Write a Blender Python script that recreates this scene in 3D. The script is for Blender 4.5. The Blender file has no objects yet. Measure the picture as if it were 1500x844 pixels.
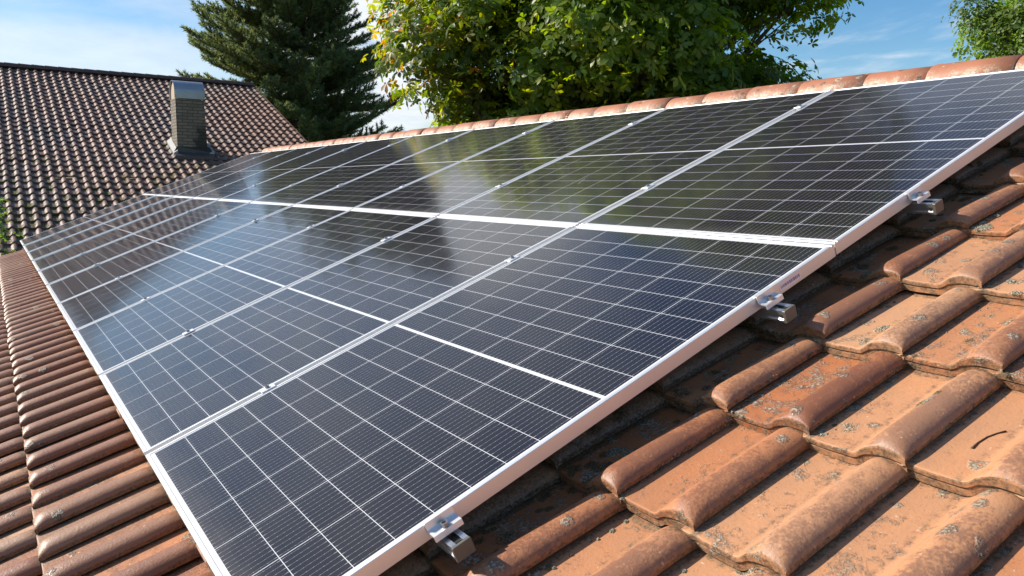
import bpy, math, random
import numpy as np
from mathutils import Matrix, Vector

C = bpy.context.scene.collection
SC = bpy.context.scene
rad = math.radians
PITCH = rad(22)
Z0 = 4.2                       # height of the lowest panel corner above the ground
CA, SA = math.cos(PITCH), math.sin(PITCH)
RW = np.array([[1, 0, 0], [0, CA, -SA], [0, SA, CA]])       # roof frame (along ridge, up slope, normal) -> world
ROOF = Matrix(((1, 0, 0, 0), (0, CA, -SA, 0), (0, SA, CA, Z0), (0, 0, 0, 1)))

# ------------------------------------------------------------------ camera
CAM = Vector((1.3201, -0.3414, 0.7903 + Z0))
cd = bpy.data.cameras.new('camera')
cam = bpy.data.objects.new('camera', cd)
C.objects.link(cam)
cam.matrix_world = Matrix(((0.5517556, -0.11052295, 0.82665013, CAM.x),
                           (0.83394489, 0.06112949, -0.54845156, CAM.y),
                           (0.01008378, 0.99199187, 0.12589858, CAM.z),
                           (0, 0, 0, 1)))
cd.sensor_width = 36
cd.lens = 27.715
cd.clip_start = 0.02
cd.clip_end = 3000
SC.camera = cam

# ------------------------------------------------------------------ light
SUN = Vector((-0.82, -0.838, 0.740)).normalized()            # towards the sun
EL = math.asin(SUN.z)
w = bpy.data.worlds.new('World')
SC.world = w
w.use_nodes = True
SKY_STRENGTH, SUN_STRENGTH, EXPOSURE = 0.086, 5.0, 0.62


def nd(nt, t, ins=None, **props):
    n = nt.nodes.new(t)
    for k, v in props.items():
        setattr(n, k, v)
    for k, v in (ins or {}).items():
        s = n.inputs[k]
        if hasattr(v, 'is_output'):
            nt.links.new(v, s)
        else:
            s.default_value = v
    return n


def mth(nt, op, a, b=None, c=None, clamp=False):
    ins = {0: a}
    if b is not None:
        ins[1] = b
    if c is not None:
        ins[2] = c
    n = nd(nt, 'ShaderNodeMath', ins, operation=op)
    n.use_clamp = clamp
    return n.outputs[0]


def ramp(nt, f, lo, hi, a=0.0, b=1.0, smooth=True):
    n = nd(nt, 'ShaderNodeMapRange', {'Value': f, 'From Min': lo, 'From Max': hi, 'To Min': a, 'To Max': b})
    n.interpolation_type = 'SMOOTHSTEP' if smooth else 'LINEAR'
    return n.outputs[0]


def mix(nt, f, a, b):
    n = nd(nt, 'ShaderNodeMix', data_type='RGBA')
    for i, v in ((0, f), (6, a), (7, b)):
        if hasattr(v, 'is_output'):
            nt.links.new(v, n.inputs[i])
        else:
            n.inputs[i].default_value = v if i == 0 or len(v) == 4 else (*v, 1)
    return n.outputs[2]


def noise(nt, vec, scale, detail=4, rough=.55, dist=0):
    return nd(nt, 'ShaderNodeTexNoise', {'Vector': vec, 'Scale': scale, 'Detail': detail, 'Roughness': rough, 'Distortion': dist}).outputs['Fac']


def vscale(nt, vec, s):
    return nd(nt, 'ShaderNodeVectorMath', {0: vec, 1: s}, operation='MULTIPLY').outputs[0]


def build_world():
    nt = w.node_tree
    nt.nodes.clear()
    sky = nd(nt, 'ShaderNodeTexSky', sky_type='NISHITA')
    sky.sun_disc = False
    sky.sun_elevation = EL
    sky.sun_rotation = math.atan2(SUN.x, SUN.y)
    sky.air_density, sky.dust_density, sky.ozone_density = 1.0, 0.6, 2.0
    d = nd(nt, 'ShaderNodeTexCoord').outputs['Generated']
    xyz = nd(nt, 'ShaderNodeSeparateXYZ', {0: d})
    X, Y, Z = xyz.outputs
    el = mth(nt, 'MULTIPLY', mth(nt, 'ARCSINE', Z), 57.2958)
    az = mth(nt, 'MULTIPLY', mth(nt, 'ARCTAN2', X, Y), 57.2958)
    # clouds lie on a flat layer: project the direction on it
    k = mth(nt, 'DIVIDE', 1.0, mth(nt, 'ADD', mth(nt, 'MAXIMUM', Z, 0.0), 0.16))
    flat = nd(nt, 'ShaderNodeCombineXYZ', {0: mth(nt, 'MULTIPLY', X, k), 1: mth(nt, 'MULTIPLY', Y, k), 2: 0.3}).outputs[0]
    n1 = noise(nt, vscale(nt, flat, (1.0, 1.6, 1)), 1.5, 8, .58, .3)
    n2 = noise(nt, flat, 5.0, 6, .6, .2)
    wav = mth(nt, 'MULTIPLY', mth(nt, 'SUBTRACT', n1, .5), 9.0)

    def bump(v, c, hw, soft):
        return ramp(nt, mth(nt, 'ABSOLUTE', mth(nt, 'SUBTRACT', v, c)), hw + soft, hw)
    elw = mth(nt, 'ADD', el, wav)
    # long pale bank low above the far roof
    bank = mth(nt, 'MULTIPLY', bump(mth(nt, 'ADD', el, mth(nt, 'MULTIPLY', wav, .35)), 6.2, 2.6, 2.2), bump(az, -92.0, 12.0, 9.0))
    # bright heap of cloud seen between the two tall trees
    heap = mth(nt, 'MULTIPLY', bump(elw, 16.0, 9.5, 6.0), bump(mth(nt, 'ADD', az, wav), -67.0, 4.5, 4.0))
    heap = mth(nt, 'MULTIPLY', heap, ramp(nt, n2, .1, .5))
    wisp = mth(nt, 'MULTIPLY', ramp(nt, n1, .50, .74), .75)
    veil = mth(nt, 'MULTIPLY', mth(nt, 'MULTIPLY', bump(el, 24.0, 9.0, 8.0), bump(az, -84.0, 16.0, 10.0)), ramp(nt, n2, .2, .7, .15, .6))
    wisp = mth(nt, 'MAXIMUM', wisp, veil)
    dens = mth(nt, 'MAXIMUM', mth(nt, 'MAXIMUM', mth(nt, 'MULTIPLY', bank, .58), mth(nt, 'MULTIPLY', heap, .95)), wisp)
    dens = mth(nt, 'MINIMUM', mth(nt, 'ADD', dens, 0.02), 1.0)
    cl = mix(nt, n2, (5.4, 5.9, 6.6), (8.4, 8.6, 8.8))
    blue = nd(nt, 'ShaderNodeHueSaturation', {'Saturation': 1.40, 'Value': 1.14, 'Color': sky.outputs[0]}).outputs[0]
    col = mix(nt, dens, blue, cl)
    bg = nd(nt, 'ShaderNodeBackground', {'Color': col, 'Strength': SKY_STRENGTH})
    out = nd(nt, 'ShaderNodeOutputWorld', {'Surface': bg.outputs[0]})


build_world()
sl = bpy.data.lights.new('sun', 'SUN')
sl.energy = SUN_STRENGTH
sl.angle = rad(0.53)
sl.color = (1.0, 0.92, 0.80)
so = bpy.data.objects.new('sun', sl)
C.objects.link(so)
so.rotation_euler = SUN.to_track_quat('Z', 'Y').to_euler()
so.location = (-30, -22, 40)
vs = SC.view_settings
vs.view_transform = 'Standard'
vs.look = 'None'
vs.gamma = 1
vs.exposure = EXPOSURE
vs.use_curve_mapping = False
SC.cycles.max_bounces = 8
SC.cycles.transparent_max_bounces = 8
SC.cycles.sample_clamp_indirect = 6

rnd = random.Random(7)
RG = np.random.default_rng(11)

# ------------------------------------------------------------------ helpers


def link(name, me, m, parent=None, mw=None):
    o = bpy.data.objects.new(name, me)
    C.objects.link(o)
    if m is not None:
        for x in (m if isinstance(m, (list, tuple)) else [m]):
            me.materials.append(x)
    if parent is not None:
        o.parent = parent
    if mw is not None:
        o.matrix_world = mw
    return o


def npmesh(name, V, quads=None, tris=None, smooth=False, attrs=None, flags=None):
    """V (n,3); quads (q,4); tris (t,3); attrs name -> (n,) floats or (n,3) colours per vertex"""
    me = bpy.data.meshes.new(name)
    V = np.asarray(V, np.float32)
    loops, starts, tot = [], [], 0
    for F, k in ((quads, 4), (tris, 3)):
        if F is None or len(F) == 0:
            continue
        F = np.asarray(F, np.int32)
        loops.append(F.ravel())
        starts.append(tot + np.arange(len(F), dtype=np.int32) * k)
        tot += F.size
    loops = np.concatenate(loops)
    starts = np.concatenate(starts)
    me.vertices.add(len(V))
    me.vertices.foreach_set('co', V.ravel())
    me.loops.add(len(loops))
    me.loops.foreach_set('vertex_index', loops)
    me.polygons.add(len(starts))
    me.polygons.foreach_set('loop_start', starts)
    me.update(calc_edges=True)
    me.validate()
    if smooth:
        me.polygons.foreach_set('use_smooth', np.ones(len(me.polygons), bool))
    if flags is not None and len(flags) == len(me.polygons):
        me.polygons.foreach_set('use_smooth', np.asarray(flags, bool))
    for a, v in (attrs or {}).items():
        v = np.asarray(v, np.float32)
        if v.ndim == 1:
            at = me.attributes.new(a, 'FLOAT', 'POINT')
            at.data.foreach_set('value', v)
        else:
            at = me.attributes.new(a, 'FLOAT_COLOR', 'POINT')
            at.data.foreach_set('color', np.concatenate([v, np.ones((len(v), 1), np.float32)], 1).ravel())
    return me


class MB:
    """collects boxes, tubes and polygons into one mesh"""

    def __init__(s):
        s.v, s.f, s.mi = [], [], []

    def add(s, vs, fs, mi=0):
        n = len(s.v)
        s.v += [tuple(v) for v in vs]
        s.f += [tuple(i + n for i in f) for f in fs]
        s.mi += [mi] * len(fs)

    def box(s, x0, x1, y0, y1, z0, z1, mi=0, b=0.0):
        if b <= 0:
            P = [(x, y, z) for z in (z0, z1) for y in (y0, y1) for x in (x0, x1)]
            s.add(P, [(0, 2, 3, 1), (4, 5, 7, 6), (0, 1, 5, 4), (2, 6, 7, 3), (0, 4, 6, 2), (1, 3, 7, 5)], mi)
        else:                                     # chamfered along the top rim
            P = [(x, y, z0) for y in (y0, y1) for x in (x0, x1)]
            P += [(x, y, z1 - b) for y in (y0, y1) for x in (x0, x1)]
            P += [(x, y, z1) for y in (y0 + b, y1 - b) for x in (x0 + b, x1 - b)]
            s.add(P, [(0, 2, 3, 1), (0, 1, 5, 4), (1, 3, 7, 5), (3, 2, 6, 7), (2, 0, 4, 6),
                      (4, 5, 9, 8), (5, 7, 11, 9), (7, 6, 10, 11), (6, 4, 8, 10), (8, 9, 11, 10)], mi)

    def tube(s, pts, rads, n=6, cap=True, mi=0):
        pts = [Vector(p) for p in pts]
        rings = []
        vs = []
        for i, p in enumerate(pts):
            t = (pts[min(i + 1, len(pts) - 1)] - pts[max(i - 1, 0)]).normalized()
            a = t.orthogonal().normalized() if i == 0 else (a - t * a.dot(t)).normalized()
            b = t.cross(a)
            for j in range(n):
                q = 2 * math.pi * j / n
                vs.append(p + (a * math.cos(q) + b * math.sin(q)) * rads[i])
        fs = [(i * n + j, i * n + (j + 1) % n, (i + 1) * n + (j + 1) % n, (i + 1) * n + j) for i in range(len(pts) - 1) for j in range(n)]
        if cap:
            fs.append(tuple(reversed(range(n))))
            fs.append(tuple(range((len(pts) - 1) * n, len(pts) * n)))
        s.add(vs, fs, mi)

    def prism(s, prof, axis_pts, mi=0):
        """prof: closed list of (a, b); axis_pts: two functions mapping (a,b) to 3D"""
        n = len(prof)
        vs = [axis_pts[0](a, b) for a, b in prof] + [axis_pts[1](a, b) for a, b in prof]
        fs = [(i, (i + 1) % n, n + (i + 1) % n, n + i) for i in range(n)] + [tuple(reversed(range(n))), tuple(range(n, 2 * n))]
        s.add(vs, fs, mi)

    def mesh(s, name, smooth=False):
        me = bpy.data.meshes.new(name)
        me.from_pydata(s.v, [], s.f)
        me.update()
        if smooth:
            me.polygons.foreach_set('use_smooth', np.ones(len(me.polygons), bool))
        if any(s.mi):
            me.polygons.foreach_set('material_index', s.mi)
        return me

    def build(s, name, m, parent=None, mw=None, smooth=False):
        return link(name, s.mesh(name, smooth), m, parent, mw)


def empty(name, loc, label, cat, group=None, mw=None):
    o = bpy.data.objects.new(name, None)
    C.objects.link(o)
    o.empty_display_size = .2
    if mw is not None:
        o.matrix_world = mw
    else:
        o.location = loc
    return tag(o, label, cat, group)


def tag(o, label=None, cat=None, group=None, kind=None):
    for k, v in (('label', label), ('category', cat), ('group', group), ('kind', kind)):
        if v:
            o[k] = v
    return o


def material(name):
    m = bpy.data.materials.new(name)
    m.use_nodes = True
    nt = m.node_tree
    return m, nt, nt.nodes['Principled BSDF']


def setp(nt, p, **kw):
    for k, v in kw.items():
        s = p.inputs[k.replace('_', ' ')]
        if hasattr(v, 'is_output'):
            nt.links.new(v, s)
        else:
            s.default_value = (*v, 1) if isinstance(v, tuple) and len(v) == 3 and s.type == 'RGBA' else v


def bump(nt, p, h, strength=.4, dist=.004):
    b = nd(nt, 'ShaderNodeBump', {'Height': h, 'Strength': strength, 'Distance': dist})
    nt.links.new(b.outputs[0], p.inputs['Normal'])


def attr(nt, name):
    return nd(nt, 'ShaderNodeAttribute', attribute_name=name)


# ------------------------------------------------------------------ materials
def mat_tile():
    m, nt, p = material('clay_tile')
    co = nd(nt, 'ShaderNodeTexCoord').outputs['Object']
    roll = attr(nt, 'roll').outputs['Fac']
    tint = attr(nt, 'tint').outputs['Fac']
    glaze = attr(nt, 'glaze').outputs['Fac']           # how much brown engobe is left on the tile
    seed = attr(nt, 'seed').outputs['Fac']
    off = nd(nt, 'ShaderNodeCombineXYZ', {0: seed, 1: mth(nt, 'MULTIPLY', seed, 1.7), 2: 0.0}).outputs[0]
    c2 = nd(nt, 'ShaderNodeVectorMath', {0: co, 1: off}, operation='ADD').outputs[0]
    big = noise(nt, c2, 5, 4)
    med = noise(nt, c2, 26, 6, .62)
    fine = noise(nt, c2, 150, 4, .65)
    streak = noise(nt, vscale(nt, c2, (1, .22, 1)), 34, 5, .6)
    clay = mix(nt, med, (.48, .190, .068), (.48, .235, .115))
    clay = mix(nt, ramp(nt, fine, .35, .75), clay, (.43, .175, .070))
    film = ramp(nt, mth(nt, 'ADD', big, mth(nt, 'MULTIPLY', tint, .25)), .45, .75, 0, .65)
    clay = mix(nt, film, clay, (.39, .185, .088))
    clay = mix(nt, ramp(nt, streak, .45, .75, 0, .5), clay, (.36, .175, .095))
    engobe = mix(nt, big, (.180, .082, .046), (.285, .135, .074))
    engobe = mix(nt, ramp(nt, streak, .5, .8, 0, .6), engobe, (.30, .145, .08))
    # engobe survives on the rolls, worn through in blotches
    wear = mth(nt, 'ADD', mth(nt, 'MULTIPLY', med, .8), mth(nt, 'MULTIPLY', mth(nt, 'SUBTRACT', fine, .3), 1.0))
    keep = mth(nt, 'ADD', mth(nt, 'MULTIPLY', roll, .34), mth(nt, 'MULTIPLY', glaze, .62))
    along = attr(nt, 'along').outputs['Fac']
    keep = mth(nt, 'SUBTRACT', keep, ramp(nt, along, .55, 1.0, 0, .20))      # rubbed off towards the upper end
    k = ramp(nt, mth(nt, 'SUBTRACT', keep, mth(nt, 'SUBTRACT', wear, .33)), -.12, .22, 0, .92)
    col = mix(nt, k, clay, engobe)
    hs = nd(nt, 'ShaderNodeHueSaturation', {'Hue': ramp(nt, tint, 0, 1, .492, .508, False), 'Saturation': ramp(nt, tint, 0, 1, 1.08, .9, False), 'Value': ramp(nt, tint, 0, 1, .82, 1.15, False), 'Color': col})
    col = hs.outputs[0]
    # lichen crusts: grey-green blotches, mostly in the pans and near the panels
    dirt_shade = attr(nt, 'dirt_shade').outputs['Fac']
    v = nd(nt, 'ShaderNodeTexVoronoi', {'Vector': nd(nt, 'ShaderNodeVectorMath', {0: c2, 1: vscale(nt, nd(nt, 'ShaderNodeTexNoise', {'Vector': c2, 'Scale': 40.0, 'Detail': 4.0}).outputs['Color'], (.03, .03, .0))}, operation='ADD').outputs[0], 'Scale': 15.0}, feature='F1')
    vd = v.outputs['Distance']
    vr = nd(nt, 'ShaderNodeSeparateColor', {0: v.outputs['Color']}).outputs[0]
    rim = mth(nt, 'MULTIPLY', ramp(nt, vd, .30, .22), ramp(nt, mth(nt, 'ADD', vr, mth(nt, 'MULTIPLY', dirt_shade, .5)), .82, .87))
    rim = mth(nt, 'MULTIPLY', rim, ramp(nt, fine, .38, .55))
    lich = mix(nt, ramp(nt, fine, .4, .7), (.13, .12, .085), (.40, .37, .29))
    col = mix(nt, mth(nt, 'MULTIPLY', rim, .85), col, lich)
    crust = ramp(nt, mth(nt, 'ADD', noise(nt, c2, 17, 8, .7), mth(nt, 'MULTIPLY', dirt_shade, .30)), .66, .79)
    crust = mth(nt, 'MULTIPLY', crust, ramp(nt, fine, .32, .55))
    crust = mth(nt, 'MULTIPLY', crust, ramp(nt, roll, .9, .35))
    col = mix(nt, mth(nt, 'MULTIPLY', crust, .8), col, mix(nt, ramp(nt, fine, .38, .62), (.04, .033, .022), (.46, .43, .34)))
    # dark film: the panels' shade painted into the colour, along with real dirt
    col = mix(nt, ramp(nt, mth(nt, 'ADD', dirt_shade, mth(nt, 'MULTIPLY', mth(nt, 'SUBTRACT', med, .5), .9)), .62, 1.05, 0, .70), col, mix(nt, ramp(nt, fine, .35, .7), (.085, .042, .024), (.25, .175, .11)))
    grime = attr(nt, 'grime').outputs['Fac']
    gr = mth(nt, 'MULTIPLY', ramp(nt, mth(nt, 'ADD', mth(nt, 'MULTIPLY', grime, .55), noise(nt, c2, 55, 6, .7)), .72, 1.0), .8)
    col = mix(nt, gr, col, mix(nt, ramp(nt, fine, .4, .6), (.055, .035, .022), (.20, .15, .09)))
    speck = ramp(nt, noise(nt, c2, 210, 3, .6), .64, .72)
    col = mix(nt, mth(nt, 'MULTIPLY', speck, .65), col, (.10, .055, .03))
    pale = mth(nt, 'MULTIPLY', ramp(nt, noise(nt, c2, 75, 4, .6), .66, .72), ramp(nt, med, .42, .56))
    col = mix(nt, mth(nt, 'MULTIPLY', pale, .7), col, (.62, .46, .32))
    setp(nt, p, Base_Color=col, Roughness=ramp(nt, mth(nt, 'SUBTRACT', k, mth(nt, 'MULTIPLY', crust, .6)), 0, 1, .70, .46), Specular_IOR_Level=.5)
    h = mth(nt, 'ADD', mth(nt, 'ADD', mth(nt, 'MULTIPLY', fine, .35), mth(nt, 'MULTIPLY', crust, 1.2)), mth(nt, 'ADD', mth(nt, 'MULTIPLY', med, .5), mth(nt, 'MULTIPLY', rim, .8)))
    bump(nt, p, h, .75, .004)
    return m


def mat_ridge():
    m, nt, p = material('ridge_clay')
    co = nd(nt, 'ShaderNodeTexCoord').outputs['Object']
    geo = nd(nt, 'ShaderNodeNewGeometry')
    rp = nd(nt, 'ShaderNodeObjectInfo').outputs['Random']
    c2 = nd(nt, 'ShaderNodeVectorMath', {0: co, 1: nd(nt, 'ShaderNodeCombineXYZ', {0: mth(nt, 'MULTIPLY', rp, 37.0)}).outputs[0]}, operation='ADD').outputs[0]
    med = noise(nt, c2, 22, 6, .6)
    fine = noise(nt, c2, 130, 4, .65)
    col = mix(nt, med, (.33, .120, .060), (.40, .17, .090))
    v = nd(nt, 'ShaderNodeTexVoronoi', {'Vector': nd(nt, 'ShaderNodeVectorMath', {0: c2, 1: vscale(nt, nd(nt, 'ShaderNodeTexNoise', {'Vector': c2, 'Scale': 30.0, 'Detail': 4.0}).outputs['Color'], (.04, .04, .04))}, operation='ADD').outputs[0], 'Scale': 17.0})
    vr = nd(nt, 'ShaderNodeSeparateColor', {0: v.outputs['Color']}).outputs[0]
    on = ramp(nt, vr, .48, .52)
    col = mix(nt, ramp(nt, noise(nt, c2, 7, 5, .65), .48, .7, 0, .6), col, (.25, .105, .06))
    spot = mth(nt, 'MULTIPLY', ramp(nt, v.outputs['Distance'], .30, .24), on)
    ring = mth(nt, 'MULTIPLY', mth(nt, 'MULTIPLY', ramp(nt, v.outputs['Distance'], .38, .34), on), ramp(nt, vr, .80, .84))
    col = mix(nt, mth(nt, 'MULTIPLY', ring, .75), col, (.60, .50, .36))
    col = mix(nt, mth(nt, 'MULTIPLY', spot, ramp(nt, fine, .3, .55, .3, .95)), col, (.13, .085, .05))
    z = nd(nt, 'ShaderNodeSeparateXYZ', {0: co}).outputs[2]
    low = mth(nt, 'MULTIPLY', ramp(nt, z, .075, .02), ramp(nt, noise(nt, c2, 24, 5, .6), .42, .56))
    col = mix(nt, mth(nt, 'MULTIPLY', low, .8), col, mix(nt, ramp(nt, fine, .4, .6), (.60, .48, .36), (.24, .16, .10)))
    setp(nt, p, Base_Color=col, Roughness=.55)
    bump(nt, p, mth(nt, 'ADD', mth(nt, 'MULTIPLY', fine, .4), mth(nt, 'ADD', med, mth(nt, 'MULTIPLY', spot, .5))), .4, .004)
    return m


def mat_far_tile():
    m, nt, p = material('dark_clay_tile')
    co = nd(nt, 'ShaderNodeTexCoord').outputs['Object']
    tint = attr(nt, 'tint').outputs['Fac']
    roll = attr(nt, 'roll').outputs['Fac']
    big = noise(nt, co, .35, 4)
    med = noise(nt, co, 3.2, 6, .65)
    fine = noise(nt, co, 30, 4, .6)
    col = mix(nt, tint, (.115, .061, .042), (.205, .112, .078))
    col = mix(nt, ramp(nt, big, .4, .65, 0, .7), col, (.125, .095, .082))
    xyz = nd(nt, 'ShaderNodeSeparateXYZ', {0: co})
    low = ramp(nt, xyz.outputs[1], 9.5, 3.0, 0, .12)          # moss grows thicker lower down the slope
    moss = ramp(nt, mth(nt, 'ADD', mth(nt, 'ADD', med, mth(nt, 'MULTIPLY', fine, .25)), low), .73, .82)
    moss = mth(nt, 'MULTIPLY', moss, ramp(nt, roll, .75, .2))
    col = mix(nt, moss, col, mix(nt, fine, (.035, .033, .012), (.15, .14, .03)))
    setp(nt, p, Base_Color=col, Roughness=ramp(nt, moss, 0, 1, .52, .9), Specular_IOR_Level=.42)
    bump(nt, p, mth(nt, 'ADD', fine, mth(nt, 'MULTIPLY', moss, 2.0)), .5, .01)
    return m


def mat_alu(name='anodised_aluminium', base=.74, rough=.42, metal=.65):
    m, nt, p = material(name)
    co = nd(nt, 'ShaderNodeTexCoord').outputs['Object']
    n = noise(nt, co, 8, 5, .6)
    f = noise(nt, co, 30, 3)
    setp(nt, p, Base_Color=mix(nt, n, (base * .93, base * .93, base * .93), (base * 1.04, base * 1.05, base * 1.06)), Metallic=metal,
         Roughness=rough)
    return m


def mat_cells():
    m, nt, p = material('solar_cells_under_glass')
    PW, PH = 1.134, 1.722
    co = nd(nt, 'ShaderNodeTexCoord').outputs['Object']
    x, y, z = nd(nt, 'ShaderNodeSeparateXYZ', {0: co}).outputs
    mu = .0175
    cw_ = (PW - 2 * mu) / 6
    u = mth(nt, 'DIVIDE', mth(nt, 'SUBTRACT', x, mu), cw_)
    hv = mth(nt, 'SUBTRACT', mth(nt, 'ABSOLUTE', mth(nt, 'SUBTRACT', y, PH / 2)), .0050)
    ch = (PH / 2 - .0050 - .0235) / 9
    v = mth(nt, 'DIVIDE', hv, ch)

    def edge(t, n, half):                  # distance to the nearest cell border, in metres, < half -> 1
        fr = mth(nt, 'FRACT', mth(nt, 'ADD', t, .5))
        d = mth(nt, 'ABSOLUTE', mth(nt, 'SUBTRACT', fr, .5))
        return mth(nt, 'LESS_THAN', mth(nt, 'MULTIPLY', d, n), half)

    def outside(t, lo, hi):
        return mth(nt, 'MAXIMUM', mth(nt, 'LESS_THAN', t, lo), mth(nt, 'GREATER_THAN', t, hi))
    line = mth(nt, 'MAXIMUM', edge(u, cw_, .00102), edge(v, ch, .00078))
    line = mth(nt, 'MAXIMUM', line, mth(nt, 'MAXIMUM', outside(u, 0, 6), outside(v, 0, 9)))
    # ten thin busbars per cell, thickened into solder dashes at the cell borders, with dots along them
    bu = mth(nt, 'ADD', mth(nt, 'MULTIPLY', u, 10.0), .5)
    bd = mth(nt, 'MULTIPLY', mth(nt, 'ABSOLUTE', mth(nt, 'SUBTRACT', mth(nt, 'FRACT', mth(nt, 'ADD', bu, .5)), .5)), cw_ / 10)
    bus = mth(nt, 'LESS_THAN', bd, .00034)
    vf = mth(nt, 'FRACT', v)
    vd = mth(nt, 'MULTIPLY', mth(nt, 'SUBTRACT', .5, mth(nt, 'ABSOLUTE', mth(nt, 'SUBTRACT', vf, .5))), ch)
    dash = mth(nt, 'MULTIPLY', mth(nt, 'LESS_THAN', bd, .00062), mth(nt, 'LESS_THAN', vd, .0062))
    pv = mth(nt, 'MULTIPLY', mth(nt, 'ABSOLUTE', mth(nt, 'SUBTRACT', mth(nt, 'FRACT', mth(nt, 'MULTIPLY', v, 6.0)), .5)), ch / 6)
    dot = mth(nt, 'MULTIPLY', mth(nt, 'LESS_THAN', bd, .00065), mth(nt, 'LESS_THAN', pv, .0011))
    metal = mth(nt, 'MAXIMUM', mth(nt, 'MULTIPLY', bus, .62), mth(nt, 'MAXIMUM', dash, mth(nt, 'MULTIPLY', dot, .8)))
    # slight colour spread between cells
    cid = nd(nt, 'ShaderNodeCombineXYZ', {0: mth(nt, 'FLOOR', u), 1: mth(nt, 'FLOOR', mth(nt, 'MULTIPLY', mth(nt, 'DIVIDE', mth(nt, 'SUBTRACT', y, .0165), ch), 1.0)), 2: nd(nt, 'ShaderNodeObjectInfo').outputs['Random']}).outputs[0]
    wn = nd(nt, 'ShaderNodeTexWhiteNoise', {'Vector': cid}).outputs['Value']
    cell = mix(nt, wn, (.0085, .0088, .0145), (.0125, .0122, .0185))
    col = mix(nt, mth(nt, 'MULTIPLY', metal, .62), cell, (.62, .62, .64))
    col = mix(nt, line, col, (.58, .59, .61))
    # thin dust, some rain marks
    wc = nd(nt, 'ShaderNodeVectorMath', {0: co, 1: nd(nt, 'ShaderNodeCombineXYZ', {0: mth(nt, 'MULTIPLY', nd(nt, 'ShaderNodeObjectInfo').outputs['Random'], 50.0)}).outputs[0]}, operation='ADD').outputs[0]
    d1 = noise(nt, wc, 2.2, 6, .65)
    sm = mth(nt, 'MULTIPLY', ramp(nt, noise(nt, vscale(nt, wc, (2.2, 1, 1)), 3.1, 7, .7, .6), .62, .80), .20)
    edge_d = mth(nt, 'MULTIPLY', ramp(nt, mth(nt, 'ADD', y, mth(nt, 'MULTIPLY', mth(nt, 'SUBTRACT', noise(nt, wc, 14, 5), .5), .10)), .10, .005), .07)
    sm = mth(nt, 'ADD', sm, edge_d)
    dust = mth(nt, 'ADD', ramp(nt, d1, .3, .8, .008, .028), sm)
    col = mix(nt, dust, col, (.42, .36, .30))
    setp(nt, p, Base_Color=col, Roughness=mth(nt, 'ADD', ramp(nt, d1, .3, .75, .075, .13), mth(nt, 'MULTIPLY', sm, 1.5)), IOR=1.42, Specular_IOR_Level=.40)
    bump(nt, p, noise(nt, wc, 1.3, 2), .05, .02)
    return m


def mat_plain(name, col, rough=.5, metal=0.0, var=.12, scale=12):
    m, nt, p = material(name)
    co = nd(nt, 'ShaderNodeTexCoord').outputs['Object']
    n = noise(nt, co, scale, 5, .6)
    setp(nt, p, Base_Color=mix(nt, n, tuple(c * (1 - var) for c in col), tuple(c * (1 + var) for c in col)), Roughness=rough, Metallic=metal)
    return m


def mat_leaf(name, rough=.42, trans=.35):
    m, nt, p = material(name)
    c = attr(nt, 'col').outputs['Color']
    setp(nt, p, Base_Color=c, Roughness=rough, Specular_IOR_Level=.4)
    tc = nd(nt, 'ShaderNodeHueSaturation', {'Hue': .485, 'Saturation': 1.15, 'Value': 2.4, 'Color': c}).outputs[0]
    tr = nd(nt, 'ShaderNodeBsdfTranslucent', {'Color': tc})
    mx = nd(nt, 'ShaderNodeMixShader', {0: trans})
    nt.links.new(p.outputs[0], mx.inputs[1])
    nt.links.new(tr.outputs[0], mx.inputs[2])
    nt.links.new(mx.outputs[0], nt.nodes['Material Output'].inputs[0])
    return m


def mat_bark(name, a, b):
    m, nt, p = material(name)
    co = nd(nt, 'ShaderNodeTexCoord').outputs['Object']
    n = noise(nt, vscale(nt, co, (1, 1, .25)), 14, 6, .65)
    setp(nt, p, Base_Color=mix(nt, n, a, b), Roughness=.9)
    bump(nt, p, n, .8, .03)
    return m


def mat_brick():
    m, nt, p = material('chimney_brick')
    co = nd(nt, 'ShaderNodeTexCoord').outputs['Object']
    x, y, z = nd(nt, 'ShaderNodeSeparateXYZ', {0: co}).outputs
    v2 = nd(nt, 'ShaderNodeCombineXYZ', {0: mth(nt, 'ADD', x, y), 1: z}).outputs[0]
    br = nd(nt, 'ShaderNodeTexBrick', {'Vector': v2, 'Color1': (.25, .215, .16, 1), 'Color2': (.17, .145, .11, 1), 'Mortar': (.10, .09, .075, 1), 'Scale': 1.0,
                                      'Mortar Size': .013, 'Brick Width': .25, 'Row Height': .078})
    n = noise(nt, co, 9, 6, .65)
    col = mix(nt, ramp(nt, n, .35, .75, 0, .55), br.outputs['Color'], (.13, .105, .075))
    # blotchy dark patch, low down on the right-hand side
    st = mth(nt, 'MULTIPLY', ramp(nt, mth(nt, 'ADD', y, mth(nt, 'MULTIPLY', mth(nt, 'SUBTRACT', noise(nt, co, 5, 5), .5), .6)), .02, .16), ramp(nt, mth(nt, 'ADD', z, mth(nt, 'MULTIPLY', n, .4)), 1.25, .85))
    col = mix(nt, mth(nt, 'MULTIPLY', st, .85), col, (.025, .022, .02))
    setp(nt, p, Base_Color=col, Roughness=.9)
    bump(nt, p, mth(nt, 'SUBTRACT', n, mth(nt, 'MULTIPLY', br.outputs['Fac'], .8)), .7, .015)
    return m


def mat_ground():
    m, nt, p = material('garden_grass')
    co = nd(nt, 'ShaderNodeTexCoord').outputs['Object']
    a = noise(nt, co, .12, 5)
    b = noise(nt, co, 9, 6, .7)
    setp(nt, p, Base_Color=mix(nt, b, mix(nt, a, (.04, .06, .018), (.07, .09, .03)), (.09, .10, .04)), Roughness=.95)
    bump(nt, p, b, .8, .05)
    return m


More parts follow.
